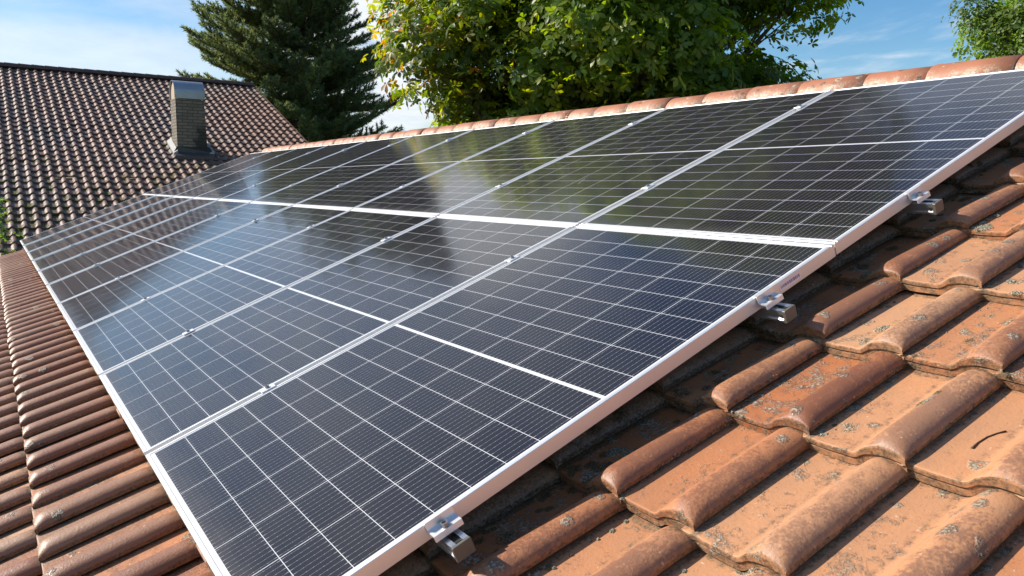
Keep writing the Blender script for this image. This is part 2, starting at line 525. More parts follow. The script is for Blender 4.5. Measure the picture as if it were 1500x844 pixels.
M_TILE = mat_tile()
M_RIDGE = mat_ridge()
M_FAR = mat_far_tile()
M_ALU = mat_alu(base=.76)
M_MILL = mat_alu('mill_finish_aluminium', .70, .28, .9)
M_CELL = mat_cells()
M_STEEL = mat_plain('bolt_steel', (.33, .33, .34), .35, .9)
M_BLACK = mat_plain('black_plastic', (.015, .015, .016), .5)
M_CAP = mat_plain('grey_cap', (.11, .10, .082), .45)
M_BACK = mat_plain('white_backsheet', (.7, .7, .7), .6)
M_WOOD = mat_plain('brown_board', (.13, .07, .04), .7, var=.3)
M_WALL = mat_plain('pale_render', (.62, .58, .5), .9, var=.06, scale=3)
M_WIN = mat_plain('window_frame_white', (.75, .75, .74), .5)
M_PANE = mat_plain('window_glass', (.02, .025, .03), .08)
M_LEAD = mat_plain('lead_flashing', (.06, .062, .066), .55, .2, .25)
M_GREY = mat_plain('grey_flashing', (.34, .34, .32), .55, .2, .15)
M_HOOD = mat_plain('zinc_hood', (.36, .38, .42), .34, .7, .15, 5)
M_CEM = mat_plain('mortar', (.42, .38, .32), .95)
M_BRICK = mat_brick()

# ------------------------------------------------------------------ ground
mb = MB()
mb.add([(-900, -900, 0), (900, -900, 0), (900, 900, 0), (-900, 900, 0)], [(0, 1, 2, 3)])
tag(mb.build('ground', mat_ground()), kind='structure')

# ------------------------------------------------------------------ roof tiles
TW = 0.2085


def roll_profile(x):
    """height of the tile above its pan at x (0 = right-hand lip, roll to the left of it)"""
    x = np.asarray(x, float)
    c, hr = -.047, .045
    right = .020 + (hr - .020) * np.clip(1 - np.abs((x - c) / .0475) ** 2.5, 0, 1) ** .62
    t = np.clip((c - x) / .064, 0, 1)
    left = hr * (.5 + .5 * np.cos(np.pi * t)) ** .85
    h = np.where(x > c, right, left)
    return h + .004 * np.exp(-((x + .200) / .012) ** 2)


LIFT = .036


def tile_template(xs, ys, L):
    xs, ys = np.asarray(xs), np.asarray(ys)
    P = roll_profile(xs)
    V, roll, wy, quads = [], [], [], []
    ny, nx = len(ys), len(xs)
    for y in ys:
        t = np.clip(y / .050, 0, 1)
        nose = .42 + .58 * (1 - (1 - t) ** 2.1)
        q = np.clip((y - (L - .035)) / .06, 0, 1)
        rear = .25 + .75 * math.sqrt(1 - q * q * .8)
        lift = LIFT * (1 - y / L)
        edge = -.0016 * (1 - np.clip(y / .003, 0, 1)) ** 2
        for x, p_ in zip(xs, P):
            hh = min(p_, .017) + max(0, p_ - .017) * nose
            V.append((x, y + .007 * (p_ / .048) * (1 - t), hh * rear + lift + edge))
            roll.append(1.0 if x > -.055 else .85 * min(1, p_ / .048))
            wy.append(y / L)
    for j in range(ny - 1):
        for i in range(nx - 1):
            a = j * nx + i
            quads.append((a, a + 1, a + nx + 1, a + nx))
    ntop = len(quads)
    # front edge: upper band, a recess, a lower band; deeper under the roll
    base = len(V)
    top = [V[i] for i in range(nx)]
    rows = [(0.0, 0.0, 0.0), (-.0012, -.003, .0), (-.0012, -.0105, -.010), (.0040, -.0115, -.011), (.0040, -.0150, -.011), (.0012, -.0165, -.012), (.0012, -.031, -.014), (.012, -.033, -.014)]
    for dy, dz, dr in rows:
        for i, (x, y, z) in enumerate(top):
            r_ = min(1, P[i] / .048)
            V.append((x, y + dy, z + dz + dr * r_))
            roll.append(.3 * r_)
            wy.append(0)
    for j in range(len(rows) - 1):
        for i in range(nx - 1):
            a = base + j * nx + i
            quads.append((a + nx, a + nx + 1, a + 1, a))
    # right-hand lip: a flat band, then an undercut
    for (dx, dz), (ex, ez) in (((0, 0), (.0005, -.004)), ((.0005, -.004), (-.0035, -.005)), ((-.0035, -.005), (-.0030, -.0150)), ((-.0030, -.0150), (-.012, -.0175))):
        base = len(V)
        for j in range(ny):
            x, y, z = V[j * nx + nx - 1]
            for ax, az in ((dx, dz), (ex, ez)):
                V.append((x + ax, y, z + az))
                roll.append(.45)
                wy.append(ys[j] / L)
        for i in range(ny - 1):
            a = base + i * 2
            quads.append((a, a + 1, a + 3, a + 2))
    Va = np.array(V)
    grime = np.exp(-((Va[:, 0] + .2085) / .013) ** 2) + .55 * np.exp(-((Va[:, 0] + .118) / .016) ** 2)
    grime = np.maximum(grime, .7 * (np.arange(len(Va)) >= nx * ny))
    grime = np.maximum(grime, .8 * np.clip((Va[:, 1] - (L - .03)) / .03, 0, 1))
    return Va, np.array(quads, np.int32), np.stack([np.array(roll), np.array(wy), np.clip(grime, 0, 1)], 1), np.arange(len(quads)) < ntop


def make_lods(L):
    hi = tile_template(np.concatenate([np.linspace(-.240, -.118, 8), np.linspace(-.112, -.016, 17), [-.010, -.006, -.0025, 0]]),
                       [0, .0015, .004, .009, .015, .022, .03, .038, .07, .12, .2, .28, L - .036, L - .024, L - .012, L - .002, L + .010, L + .03], L)
    mid = tile_template(np.concatenate([np.linspace(-.235, -.12, 4), np.linspace(-.108, -.01, 9), [0]]), [0, .004, .012, .025, .041, .12, .25, L - .02, L + .01, L + .03], L)
    low = tile_template(np.array([-.23, -.13, -.10, -.075, -.05, -.025, -.008, 0]), [0, .012, .04, L * .6, L + .03], L)
    return hi, mid, low


def lay_tiles(cells, L, lods, jit=1.0):
    """cells: (x, y, z, lod, tint, glaze, dirt). Returns mesh arrays in the roof's own frame"""
    Vs, Qs, SM, A = [], [], [], {'roll': [], 'tint': [], 'glaze': [], 'dirt_shade': [], 'seed': [], 'along': [], 'grime': []}
    n = 0
    for x, y, z, lod, tint, glaze, dirt_shade in cells:
        V, Q, R, S_ = lods[lod]
        SM.append(S_)
        V = V.copy()
        a = RG.normal(0, .0035 * jit)
        V[:, 2] += RG.normal(0, .0012 * jit) + V[:, 1] * RG.normal(0, .004 * jit) + V[:, 0] * RG.normal(0, .008 * jit)
        V[:, 0] += V[:, 1] * a + x + RG.normal(0, .0014 * jit)
        V[:, 1] += -V[:, 0] * 0 + y + RG.normal(0, .0028 * jit)
        V[:, 2] += z
        Vs.append(V)
        Qs.append(Q + n)
        n += len(V)
        for k, v in (('tint', tint), ('glaze', glaze), ('dirt_shade', dirt_shade), ('seed', RG.uniform(0, 40))):
            A[k].append(np.full(len(V), v))
        A['roll'].append(R[:, 0])
        A['along'].append(R[:, 1])
        A['grime'].append(R[:, 2])
    return np.concatenate(Vs), np.concatenate(Qs), {k: np.concatenate(v) for k, v in A.items()}, np.concatenate(SM)


L1 = 0.357
ZT = -0.1675                    # pan level of the tiles below the panel plane
V_RIDGE = 3.74
X_END, X_RIGHT = -11.75, 3.3

house = empty('house', (-4, 2, 0), 'house whose worn orange and brown tiled roof carries the solar panels', 'house')
HM = house.matrix_world.inverted() if False else None


def child(o, parent, mw):
    bpy.context.view_layer.update()
    o.parent = parent
    o.matrix_parent_inverse = parent.matrix_world.inverted()
    o.matrix_world = mw
    return o


lods = make_lods(L1)
cells = []
ncol0 = int(math.floor((X_END + TW - .133) / TW)) + 1
ncol1 = int(math.floor((X_RIGHT - .133) / TW))
for j in range(-6, 9):
    y = .717 - 2 * L1 + j * L1 + .0
    if y < -1.25 or y > V_RIDGE - .12:
        continue
    for i in range(ncol0, ncol1 + 1):
        x = .133 + TW * i
        skew = .016 * max(-.3, min(1.5, x)) * (1 if x > -.4 else 0)
        hidden = -11.4 < x < -.35 and .12 < y < 3.2
        if hidden:
            lod = 2
        elif x > -.35 and x < 2.2:
            lod = 0
        elif x > -3.5 and y < .2:
            lod = 0
        else:
            lod = 1
        left = 1.0 if x < -.25 else 0.0
        gl = min(1, max(0, RG.normal(.68, .18) if left else RG.normal(.08, .12)))
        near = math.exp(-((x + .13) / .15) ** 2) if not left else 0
        dirt_shade = min(1, max(0, (.95 * near + RG.uniform(.05, .55) * (1 if x > .1 else .6)) if not left else RG.uniform(0, .16)))
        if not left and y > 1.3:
            dirt_shade = min(1, dirt_shade + .22)
        cells.append((x, y + skew, ZT, lod, min(1, max(0, RG.normal(.5, .24))), gl, dirt_shade))
V, Q, A, SM = lay_tiles(cells, L1, lods)
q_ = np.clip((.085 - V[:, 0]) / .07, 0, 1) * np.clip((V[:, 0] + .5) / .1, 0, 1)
A['dirt_shade'] = np.maximum(A['dirt_shade'], .60 * q_ * q_ * (3 - 2 * q_) * (V[:, 1] > .1))      # lichen along the panel edge, plus the panel's shade painted in
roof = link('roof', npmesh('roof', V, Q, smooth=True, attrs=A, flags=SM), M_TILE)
child(roof, house, ROOF)

# far slope of the same roof (turned away from the camera)
yr_w = V_RIDGE * CA - ZT * SA
zr_w = V_RIDGE * SA + ZT * CA + Z0
back_cells = []
for j in range(0, 15):
    for i in range(ncol0, ncol1 + 1):
        back_cells.append((TW * i, j * L1, 0, 2, RG.uniform(.2, .8), .6, .2))
V, Q, A, SM = lay_tiles(back_cells, L1, lods, .5)
B = Matrix.Translation((0, 2 * yr_w, 0)) @ Matrix(((-1, 0, 0, 0), (0, -CA, SA, 0), (0, SA, CA, Z0), (0, 0, 0, 1)))
V[:, 0] = V[:, 0] - (X_END + X_RIGHT)
V[:, 1] += V_RIDGE - 15 * L1
V[:, 2] += ZT
back = link('roof_slope', npmesh('roof_slope', V, Q, smooth=True, attrs=A, flags=SM), M_TILE)
child(back, house, B)

# walls, verge boards, gutter
y0w, z0w = -1.0 * CA - (ZT - .1) * SA, -1.0 * SA + (ZT - .1) * CA + Z0
mb = MB()
wy0, wy1 = y0w + .35, 2 * yr_w - y0w - .35
wz = z0w + .05
for gx in (X_END + .25, X_RIGHT - .25):
    s_ = -1 if gx < 0 else 1
    prof = [(wy0, 0), (wy1, 0), (wy1, wz), (yr_w, zr_w - .12), (wy0, wz)]
    mb.prism(prof, (lambda a, b, g=gx: (g - .12, a, b), lambda a, b, g=gx: (g + .12, a, b)))
for wy in (wy0, wy1):
    mb.box(X_END + .37, X_RIGHT - .37, wy - .12, wy + .12, 0, wz - .02)
child(mb.build('wall', M_WALL), house, Matrix())
for gx in (X_END - .01, X_RIGHT + .01):
    mb = MB()
    mb.box(gx - .02, gx + .02, -1.25, V_RIDGE - .05, ZT - .20, ZT - .012)
    child(mb.build('verge_board', M_WOOD), house, ROOF)
mb = MB()
pr = [(.075 * math.cos(t), .075 * math.sin(t)) for t in np.linspace(math.pi, 2 * math.pi, 12)] + [(.069 * math.cos(t), .069 * math.sin(t)) for t in np.linspace(2 * math.pi, math.pi, 12)]
gy, gz = -1.28 * CA - ZT * SA, -1.28 * SA + ZT * CA + Z0 - .02
mb.prism(pr, (lambda a, b: (X_END, gy + a, gz + b), lambda a, b: (X_RIGHT, gy + a, gz + b)))
child(mb.build('gutter', mat_plain('copper_gutter', (.2, .11, .07), .45, .6)), house, Matrix())

# mortar bed under the ridge
mb = MB()
mb.prism([(-.10, -.055), (.10, -.055), (.05, .05), (-.05, .05)], (lambda a, b: (X_END + .03, yr_w + a, zr_w + b), lambda a, b: (X_RIGHT, yr_w + a, zr_w + b)))
child(mb.build('ridge_mortar', M_CEM), house, Matrix())


def ridge_tile_mesh():
    L = .385
    na = 18
    rows = [(0, 1.0), (.003, 1.006), (.02, 1.006), (.032, 1.001), (.055, 1.0), (.2, .997), (L, .992)]
    V, Q = [], []
    ang = np.linspace(rad(-6), rad(186), na)
    for x, s in rows:
        for a in ang:
            V.append((x, .118 * s * math.cos(a), .098 * s * math.sin(a)))
    n1 = len(V)
    for x, s in rows:
        for a in ang:
            V.append((x, (.118 * s - .013) * math.cos(a), (.098 * s - .013) * math.sin(a)))
    nr = len(rows)
    for j in range(nr - 1):
        for i in range(na - 1):
            a = j * na + i
            Q.append((a, a + na, a + na + 1, a + 1))
            b = n1 + a
            Q.append((b, b + 1, b + na + 1, b + na))
    for i in range(na - 1):
        Q.append((i, i + 1, n1 + i + 1, n1 + i))
        e = (nr - 1) * na + i
        Q.append((e + 1, e, n1 + e, n1 + e + 1))
    for j in range(nr - 1):
        a = j * na
        Q.append((a + na, a, n1 + a, n1 + a + na))
        a = j * na + na - 1
        Q.append((a, a + na, n1 + a + na, n1 + a))
    nside = 2 * (nr - 1) * (na - 1)
    return npmesh('ridge_tile', np.array(V), np.array(Q), smooth=True, flags=np.arange(len(Q)) < nside)


RT = ridge_tile_mesh()
RT.materials.append(M_RIDGE)
RIDGE_Z = zr_w + .056
x = X_END + .02
i = 0
while x < X_RIGHT - .2:
    o = bpy.data.objects.new('ridge_tile', RT)
    C.objects.link(o)
    mw = Matrix.Translation((x + rnd.gauss(0, .006), yr_w + rnd.gauss(0, .004), RIDGE_Z + rnd.gauss(0, .002))) @ Matrix.Rotation(rad(rnd.gauss(0, .3)), 4, 'Z') @ Matrix.Rotation(rad(.12 + rnd.gauss(0, .08)), 4, 'Y') @ Matrix.Rotation(rad(rnd.gauss(0, 2)), 4, 'X')
    o.parent = house
    o.matrix_parent_inverse = Matrix.Translation((4, -2, 0))
    o.matrix_world = mw
    x += .352
    i += 1

# ------------------------------------------------------------------ solar panels
PW, PH, PT = 1.134, 1.722, 0.035
GAP, RGAP = 0.0245, 0.005
PITCHX = PW + GAP


def frame_mesh():
    mb = MB()
    fl, b = .0115, .0012
    mb.box(0, PW, 0, fl, -PT, 0, 0, b)
    mb.box(0, PW, PH - fl, PH, -PT, 0, 0, b)
    mb.box(0, fl, fl, PH - fl, -PT, -.0001, 0, b)
    mb.box(PW - fl, PW, fl, PH - fl, -PT, -.0001, 0, b)
    # inner bottom flanges
    mb.box(fl, PW - fl, fl, fl + .022, -PT, -PT + .002)
    mb.box(fl, PW - fl, PH - fl - .022, PH - fl, -PT, -PT + .002)
    return mb.mesh('frame')


def glass_mesh():
    mb = MB()
    mb.box(.0116, PW - .0116, .0116, PH - .0116, -.0065, -.0018)
    return mb.mesh('glass_pane')


def back_mesh():
    mb = MB()
    mb.box(.0117, PW - .0117, .0117, PH - .0117, -.0075, -.0067)
    for k in range(3):
        mb.box(.25 + k * .27, .34 + k * .27, PH / 2 - .03, PH / 2 + .03, -.024, -.0076, 1)
    return mb.mesh('backsheet')


FM, GM, BM = frame_mesh(), glass_mesh(), back_mesh()
FM.materials.append(M_ALU)
GM.materials.append(M_CELL)
BM.materials.append(M_BACK)
BM.materials.append(M_BLACK)
ORD = ['first', 'second', 'third', 'fourth', 'fifth', 'sixth', 'seventh', 'eighth', 'ninth', 'tenth']
panel_nearest = None
for r in range(2):
    for k in range(10):
        rown = 'lower' if r == 0 else 'upper'
        end = 'the bare orange tiles' if k < 5 else 'the dark brown roof'
        pos = ORD[k] if k < 5 else ORD[9 - k]
        lab = '%s-row dark solar panel with silver frame, %s counted from %s' % (rown, pos, end)
        if r == 0 and k == 0:
            lab = 'lower-row solar panel with a barcode sticker on its silver frame, beside bare tiles'
        tilt = Matrix.Rotation(rad(rnd.gauss(0, .06)), 4, 'X') @ Matrix.Rotation(rad(rnd.gauss(0, .10) + (.0 if k < 4 or r else -.35)), 4, 'Y')
        cx, cy = -k * PITCHX - PW / 2, r * (PH + RGAP) + PH / 2
        mw = ROOF @ Matrix.Translation((cx, cy, 0)) @ tilt @ Matrix.Translation((-PW / 2, -PH / 2, 0))
        t = empty('solar_panel', None, lab, 'solar panel', 'solar panels mounted in two rows on the tiled roof', mw)
        for nm, me in (('frame', FM), ('glass_pane', GM), ('backsheet', BM)):
            o = bpy.data.objects.new(nm, me)
            C.objects.link(o)
            o.parent = t
        if r == 0 and k == 0:
            panel_nearest = t

# barcode sticker on the nearest panel's frame side
mb = MB()
mb.box(PW + .0001, PW + .0007, 1.475, 1.565, -.0275, -.0085, 0)
random.seed(4)
yy = 1.482
while yy < 1.556:
    wd = random.choice((.0016, .0024, .004))
    mb.box(PW + .0008, PW + .0011, yy, yy + wd, -.0215, -.0125, 1)
    yy += wd + random.choice((.0016, .0026, .0034))
mb.build('sticker', [mat_plain('sticker_paper', (.86, .78, .84), .5), mat_plain('sticker_ink', (.20, .08, .16), .5)], panel_nearest)

# ------------------------------------------------------------------ mounting rails
RAILS = [(.392, 'lowest'), (1.415, 'second lowest'), (2.125, 'second highest'), (3.168, 'highest')]
RX0, RX1 = -11.60, .064


def rail_thing(v, which):
    t = empty('mounting_rail', None, 'silver aluminium mounting rail under the panels, the %s of the four up the slope' % which, 'mounting rail', 'mounting rails under the solar panels',
              ROOF @ Matrix.Translation((0, v, -PT - .0005)))
    w2, h = .020, .031
    prof = [(-w2, -h), (w2, -h), (w2, -.026), (w2 - .004, -.023), (w2 - .004, -.014), (w2, -.011), (w2, 0), (.0085, 0), (.0085, -.003), (w2 - .004, -.003),
            (w2 - .004, -.010), (.012, -.015), (.012, -h + .003), (-.012, -h + .003), (-.012, -.015), (-w2 + .004, -.010), (-w2 + .004, -.003), (-.0085, -.003), (-.0085, 0),
            (-w2, 0), (-w2, -.011), (-w2 + .004, -.014), (-w2 + .004, -.023), (-w2, -.026)]
    mb = MB()
    n = len(prof)
    vs_ = [(x, a, b) for x in (RX0, RX1) for a, b in prof]
    mb.add(vs_, [(i, n + i, n + (i + 1) % n, (i + 1) % n) for i in range(n)] + [tuple(range(n))[::1], tuple(range(n, 2 * n))[::-1]])
    mb.build('profile', M_MILL, t)
    mb = MB()
    mb.box(RX1 + .0003, RX1 + .009, -.0212, .0212, -.0325, .0006, 0, .0012)
    mb.build('end_cap', M_CAP, t)
    return t


for v, wn_ in RAILS:
    rail_thing(v, wn_)


def bolt(mb, x, y, z, r=.0065, h=.007):
    n = 12
    ring = lambda rr, zz: [(x + rr * math.cos(2 * math.pi * i / n), y + rr * math.sin(2 * math.pi * i / n), zz) for i in range(n)]
    vs_ = ring(r, z) + ring(r, z + h) + ring(r * .55, z + h) + ring(r * .55, z + h * .45)
    fs = [(j * n + i, j * n + (i + 1) % n, (j + 1) * n + (i + 1) % n, (j + 1) * n + i) for j in range(3) for i in range(n)] + [tuple(range(3 * n, 4 * n))]
    mb.add(vs_, fs)


# end clamps: a Z-shaped plate gripping the frame, a bolt into the rail
for v, wn_ in RAILS:
    t = empty('end_clamp', None, 'silver end clamp with a bolt gripping the panel frame at the %s mounting rail' % wn_, 'clamp', 'end clamps beside the bare tiles', ROOF @ Matrix.Translation((0, v, 0)))
    hw = .033
    mb = MB()
    # cross-section in (x, z), extruded along the slope
    prof = [(-.0075, .0004), (-.0075, .0028), (.0045, .0028), (.0062, -.013), (.010, -.0165), (.0285, -.0175), (.0300, -.0175), (.0320, -.0300), (.0292, -.0300), (.0272, -.0208), (.0095, -.0202), (.0036, -.0140), (.0006, .0004)]
    mb.prism(prof, (lambda a, b: (a, hw, b), lambda a, b: (a, -hw, b)))
    mb.build('bracket', M_ALU, t)
    mb = MB()
    bolt(mb, .019, 0, -.0172, .0085, .009)
    mb.build('bolt', M_STEEL, t)
    mb = MB()
    mb.box(.034, .056, -.0075, .0075, -.0450, -.0400)
    mb.build('slot_nut', M_BLACK, t)

# mid clamps in the seams between neighbouring panels
mp = MB()
mp.box(-.0185, .0185, -.024, .024, .0006, .0036, 0, .0008)
mp.box(-.0070, .0070, -.024, .024, -.033, .0005)
MPM = mp.mesh('plate')
MPM.materials.append(M_ALU)
mbt = MB()
bolt(mbt, 0, 0, .0037, .0075, .008)
MBM = mbt.mesh('bolt')
MBM.materials.append(M_STEEL)
for k in range(1, 10):
    for v, wn_ in RAILS:
        side = ('%s panel seam from the orange tiles' % ORD[k - 1]) if k < 6 else ('%s panel seam from the brown roof' % ORD[9 - k])
        t = empty('mid_clamp', None, 'small bolted clamp, %s, %s rail' % (side, wn_), 'clamp', 'mid clamps in the seams between panels',
                  ROOF @ Matrix.Translation((-k * PITCHX + GAP / 2, v + rnd.gauss(0, .008), .0012)))
        for nm, me in (('plate', MPM), ('bolt', MBM)):
            o = bpy.data.objects.new(nm, me)
            C.objects.link(o)
            o.parent = t

# ------------------------------------------------------------------ neighbouring house
SL2 = math.atan(.4)
c2_, s2_ = math.cos(SL2), math.sin(SL2)
NRX, NRZ = CAM.x - 28.0, CAM.z + 3.40
EAVE_H = 12.9
LEN2 = EAVE_H / c2_
NB_Y0, NB_Y1 = -9.0, CAM.y + 7.83
NB = Matrix(((0, -c2_, s2_, NRX + EAVE_H), (1, 0, 0, 0), (0, s2_, c2_, NRZ - EAVE_H * .4), (0, 0, 0, 1)))
house2 = empty('neighbouring_house', (NRX, -1, 0), 'house behind with dark brown mossy tiled roof and a brick chimney', 'house')
TW2, L2 = .212, .333
lods2 = make_lods(L2)
sc = TW2 / TW
cells = []
nrow = int(LEN2 / L2)
for j in range(nrow + 1):
    y = LEN2 - .10 - (nrow - j + 1) * L2 + .06
    for i in range(int((NB_Y1 - NB_Y0) / TW2)):
        xx = NB_Y1 - i * TW2
        sag = 0
        cells.append((xx / sc, y / sc, -.06 / sc + sag, 1 if xx > -1 else 2, min(1, max(0, RG.normal(.55, .2))), .6, .3))
lodsb = [lods2[0], lods2[1], lods2[2]]
V, Q, A, SM = lay_tiles(cells, L2, lodsb, 1.9)
V *= sc
A = {k: A[k] for k in ('roll', 'tint')}
r2 = link('roof', npmesh('far_roof', V, Q, smooth=True, attrs=A, flags=SM), M_FAR)
child(r2, house2, NB)
# rear slope
mb = MB()
mb.box(NB_Y0, NB_Y1, 0, LEN2 * .6, -.05, 0)
NBb = Matrix(((0, c2_, -s2_, NRX - EAVE_H * .6), (-1, 0, 0, NB_Y0 + NB_Y1), (0, s2_, c2_, NRZ - EAVE_H * .6 * .4), (0, 0, 0, 1)))
child(mb.build('roof_slope', M_FAR), house2, NBb)
# ridge cappings as one row, gable verge trim
mb = MB()
yv = NB_Y0
while yv < NB_Y1:
    e = min(yv + .36, NB_Y1 + .02)
    pts = np.linspace(0, math.pi, 9)
    for a, b, r0, r1 in ((yv, e, .125, .112),):
        vs_ = [(NRX + r0 * math.cos(t), a, NRZ - .02 + r0 * math.sin(t)) for t in pts] + [(NRX + r1 * math.cos(t), b, NRZ - .02 + r1 * math.sin(t)) for t in pts]
        mb.add(vs_, [(i, 9 + i, 10 + i, i + 1) for i in range(8)] + [tuple(range(9))])
    yv += .345
child(mb.build('ridge', mat_plain('dark_ridge_clay', (.085, .045, .036), .5, 0, .3, 4), smooth=False), house2, Matrix())
mb = MB()
mb.box(NB_Y1 + .005, NB_Y1 + .05, 0, LEN2 - .02, -.22, -.005)
child(mb.build('verge_board', M_WOOD), house2, NB)
mb = MB()
ex, ez = NRX + EAVE_H - .5, NRZ - (EAVE_H - .5) * .4 - .3
wx, wz2 = NRX - EAVE_H * .6 + .5, NRZ - (EAVE_H * .6 - .5) * .4 - .3
for gy_ in (NB_Y0 + .3, NB_Y1 - .3):
    mb.prism([(wx, 0), (ex, 0), (ex, ez), (NRX, NRZ - .3), (wx, wz2)], (lambda a, b, g=gy_: (a, g - .15, b), lambda a, b, g=gy_: (a, g + .15, b)))
mb.box(ex - .15, ex + .15, NB_Y0 + .46, NB_Y1 - .46, 0, ez - .05)
mb.box(wx - .15, wx + .15, NB_Y0 + .46, NB_Y1 - .46, 0, wz2 - .05)
child(mb.build('wall', M_WALL), house2, Matrix())
for wy in (-6.5, -3.0, .5, 4.0):
    mb = MB()
    X_ = ex + .152
    for a in ((wy - .6, wy - .53, .9, 2.1), (wy + .53, wy + .6, .9, 2.1), (wy - .53, wy + .53, .9, .97), (wy - .53, wy + .53, 2.03, 2.1), (wy - .03, wy + .03, .97, 2.03)):
        mb.box(X_, X_ + .06, a[0], a[1], a[2], a[3])
    wo = child(mb.build('window', M_WIN), house2, Matrix())
    mb = MB()
    mb.box(X_ + .01, X_ + .03, wy - .528, wy + .528, .972, 2.028)
    po = mb.build('pane', M_PANE)
    po.parent = wo
    po.matrix_parent_inverse = wo.matrix_world.inverted()

# chimney
CHX, CHY0, CHY1 = CAM.x - 21.45, CAM.y + 4.075, CAM.y + 4.76
CHD = .62
ch_c = Vector((CHX - CHD / 2, (CHY0 + CHY1) / 2, CAM.z + .62))
cw2 = (CHY1 - CHY0) / 2
top = 1.53
mb = MB()
tp, bt = .0, .055
P = [(sx * (CHD / 2 + (bt if z < .1 else 0) * (sx > 0)), sy * (cw2 + (bt if z < .1 else 0) * (sy > 0)), z) for z in (-.5, top) for sy in (-1, 1) for sx in (-1, 1)]
mb.add(P, [(0, 2, 3, 1), (4, 5, 7, 6), (0, 1, 5, 4), (2, 6, 7, 3), (0, 4, 6, 2), (1, 3, 7, 5)])
chim = child(mb.build('chimney', M_BRICK), house2, Matrix.Translation(ch_c))


def sub(mbx, name, m, smooth=False):
    o = mbx.build(name, m, smooth=smooth)
    o.parent = chim
    return o


mb = MB()                        # bent sheet hood over the flue, open to both sides
n = 16
prof = []
hx = CHD / 2 + .03
for i in range(n + 1):
    t = math.pi * i / n
    prof.append((hx * math.cos(t), top + .02 + .14 + .30 * math.sin(t)))
prof = [(hx, top + .0)] + prof + [(-hx, top + .0)]
inn = [((hx - .012) * (a / hx), b - .012 if b > top + .16 else b) for a, b in prof]
m_ = len(prof)
y0_, y1_ = -cw2 - .02, cw2 + .02
vs_ = [(a, y, b) for y in (y0_, y1_) for a, b in prof] + [(a, y, b) for y in (y0_, y1_) for a, b in inn]
fs = []
for i in range(m_ - 1):
    fs += [(i, i + 1, m_ + i + 1, m_ + i), (2 * m_ + i + 1, 2 * m_ + i, 3 * m_ + i, 3 * m_ + i + 1), (i + 1, i, 2 * m_ + i, 2 * m_ + i + 1), (m_ + i, m_ + i + 1, 3 * m_ + i + 1, 3 * m_ + i)]
mb.add(vs_, fs)
sub(mb, 'chimney_hood', M_HOOD, False)
mb = MB()                        # rendered end piece under the hood
mb.prism([(a * .93, b - .03) for a, b in prof], (lambda a, b: (a, -cw2 + .02, b), lambda a, b: (a, -cw2 + .07, b)))
mb.prism([(a * .93, b - .03) for a, b in prof], (lambda a, b: (a, cw2 - .07, b), lambda a, b: (a, cw2 - .02, b)))
sub(mb, 'hood_end', mat_plain('tan_render', (.42, .33, .22), .9))
mb = MB()


def roofz(wx_):                  # roof surface height at world x, in chimney coordinates
    return NRZ - (wx_ - NRX) * .4 - ch_c.z


for sgn, yb in ((-1, -cw2), (1, cw2 + .05)):
    mb = MB()
    ya, yb_ = (yb - .11, yb - .012) if sgn < 0 else (yb + .012, yb + .13)
    xa, xb = -CHD / 2 - .1, CHD / 2 + .12
    za, zb = roofz(ch_c.x + xa) + .055, roofz(ch_c.x + xb) + .055
    yy0, yy1 = (ya, yb_)
    mb.add([(xa, yy0, za), (xb, yy0, zb), (xb, yy1, zb + .07), (xa, yy1, za + .07), (xa, yy0, za - .15), (xb, yy0, zb - .15), (xb, yy1, zb - .15), (xa, yy1, za - .15)],
           [(0, 1, 2, 3), (4, 7, 6, 5), (0, 4, 5, 1), (1, 5, 6, 2), (2, 6, 7, 3), (3, 7, 4, 0)])
    sub(mb, 'side_flashing', M_GREY)
mb = MB()
xa, xb = CHD / 2 + .066, CHD / 2 + .27
za, zb = roofz(ch_c.x + xa) + .06, roofz(ch_c.x + xb) + .05
mb.add([(xa, -cw2 - .1, za), (xb, -cw2 - .1, zb), (xb, cw2 + .16, zb), (xa, cw2 + .16, za), (xa - .006, -cw2 - .02, za + .14), (xa - .006, cw2 + .08, za + .14), (xa, -cw2 - .1, za - .1), (xb, -cw2 - .1, zb - .1), (xb, cw2 + .16, zb - .1), (xa, cw2 + .16, za - .1)],
       [(0, 1, 2, 3), (4, 0, 3, 5), (0, 6, 7, 1), (1, 7, 8, 2), (2, 8, 9, 3), (6, 9, 8, 7), (0, 4, 5, 3, 9, 6)])
sub(mb, 'apron_flashing', M_LEAD)

# ------------------------------------------------------------------ trees


def unit(v):
    return v / np.maximum(np.linalg.norm(v, axis=-1, keepdims=True), 1e-9)


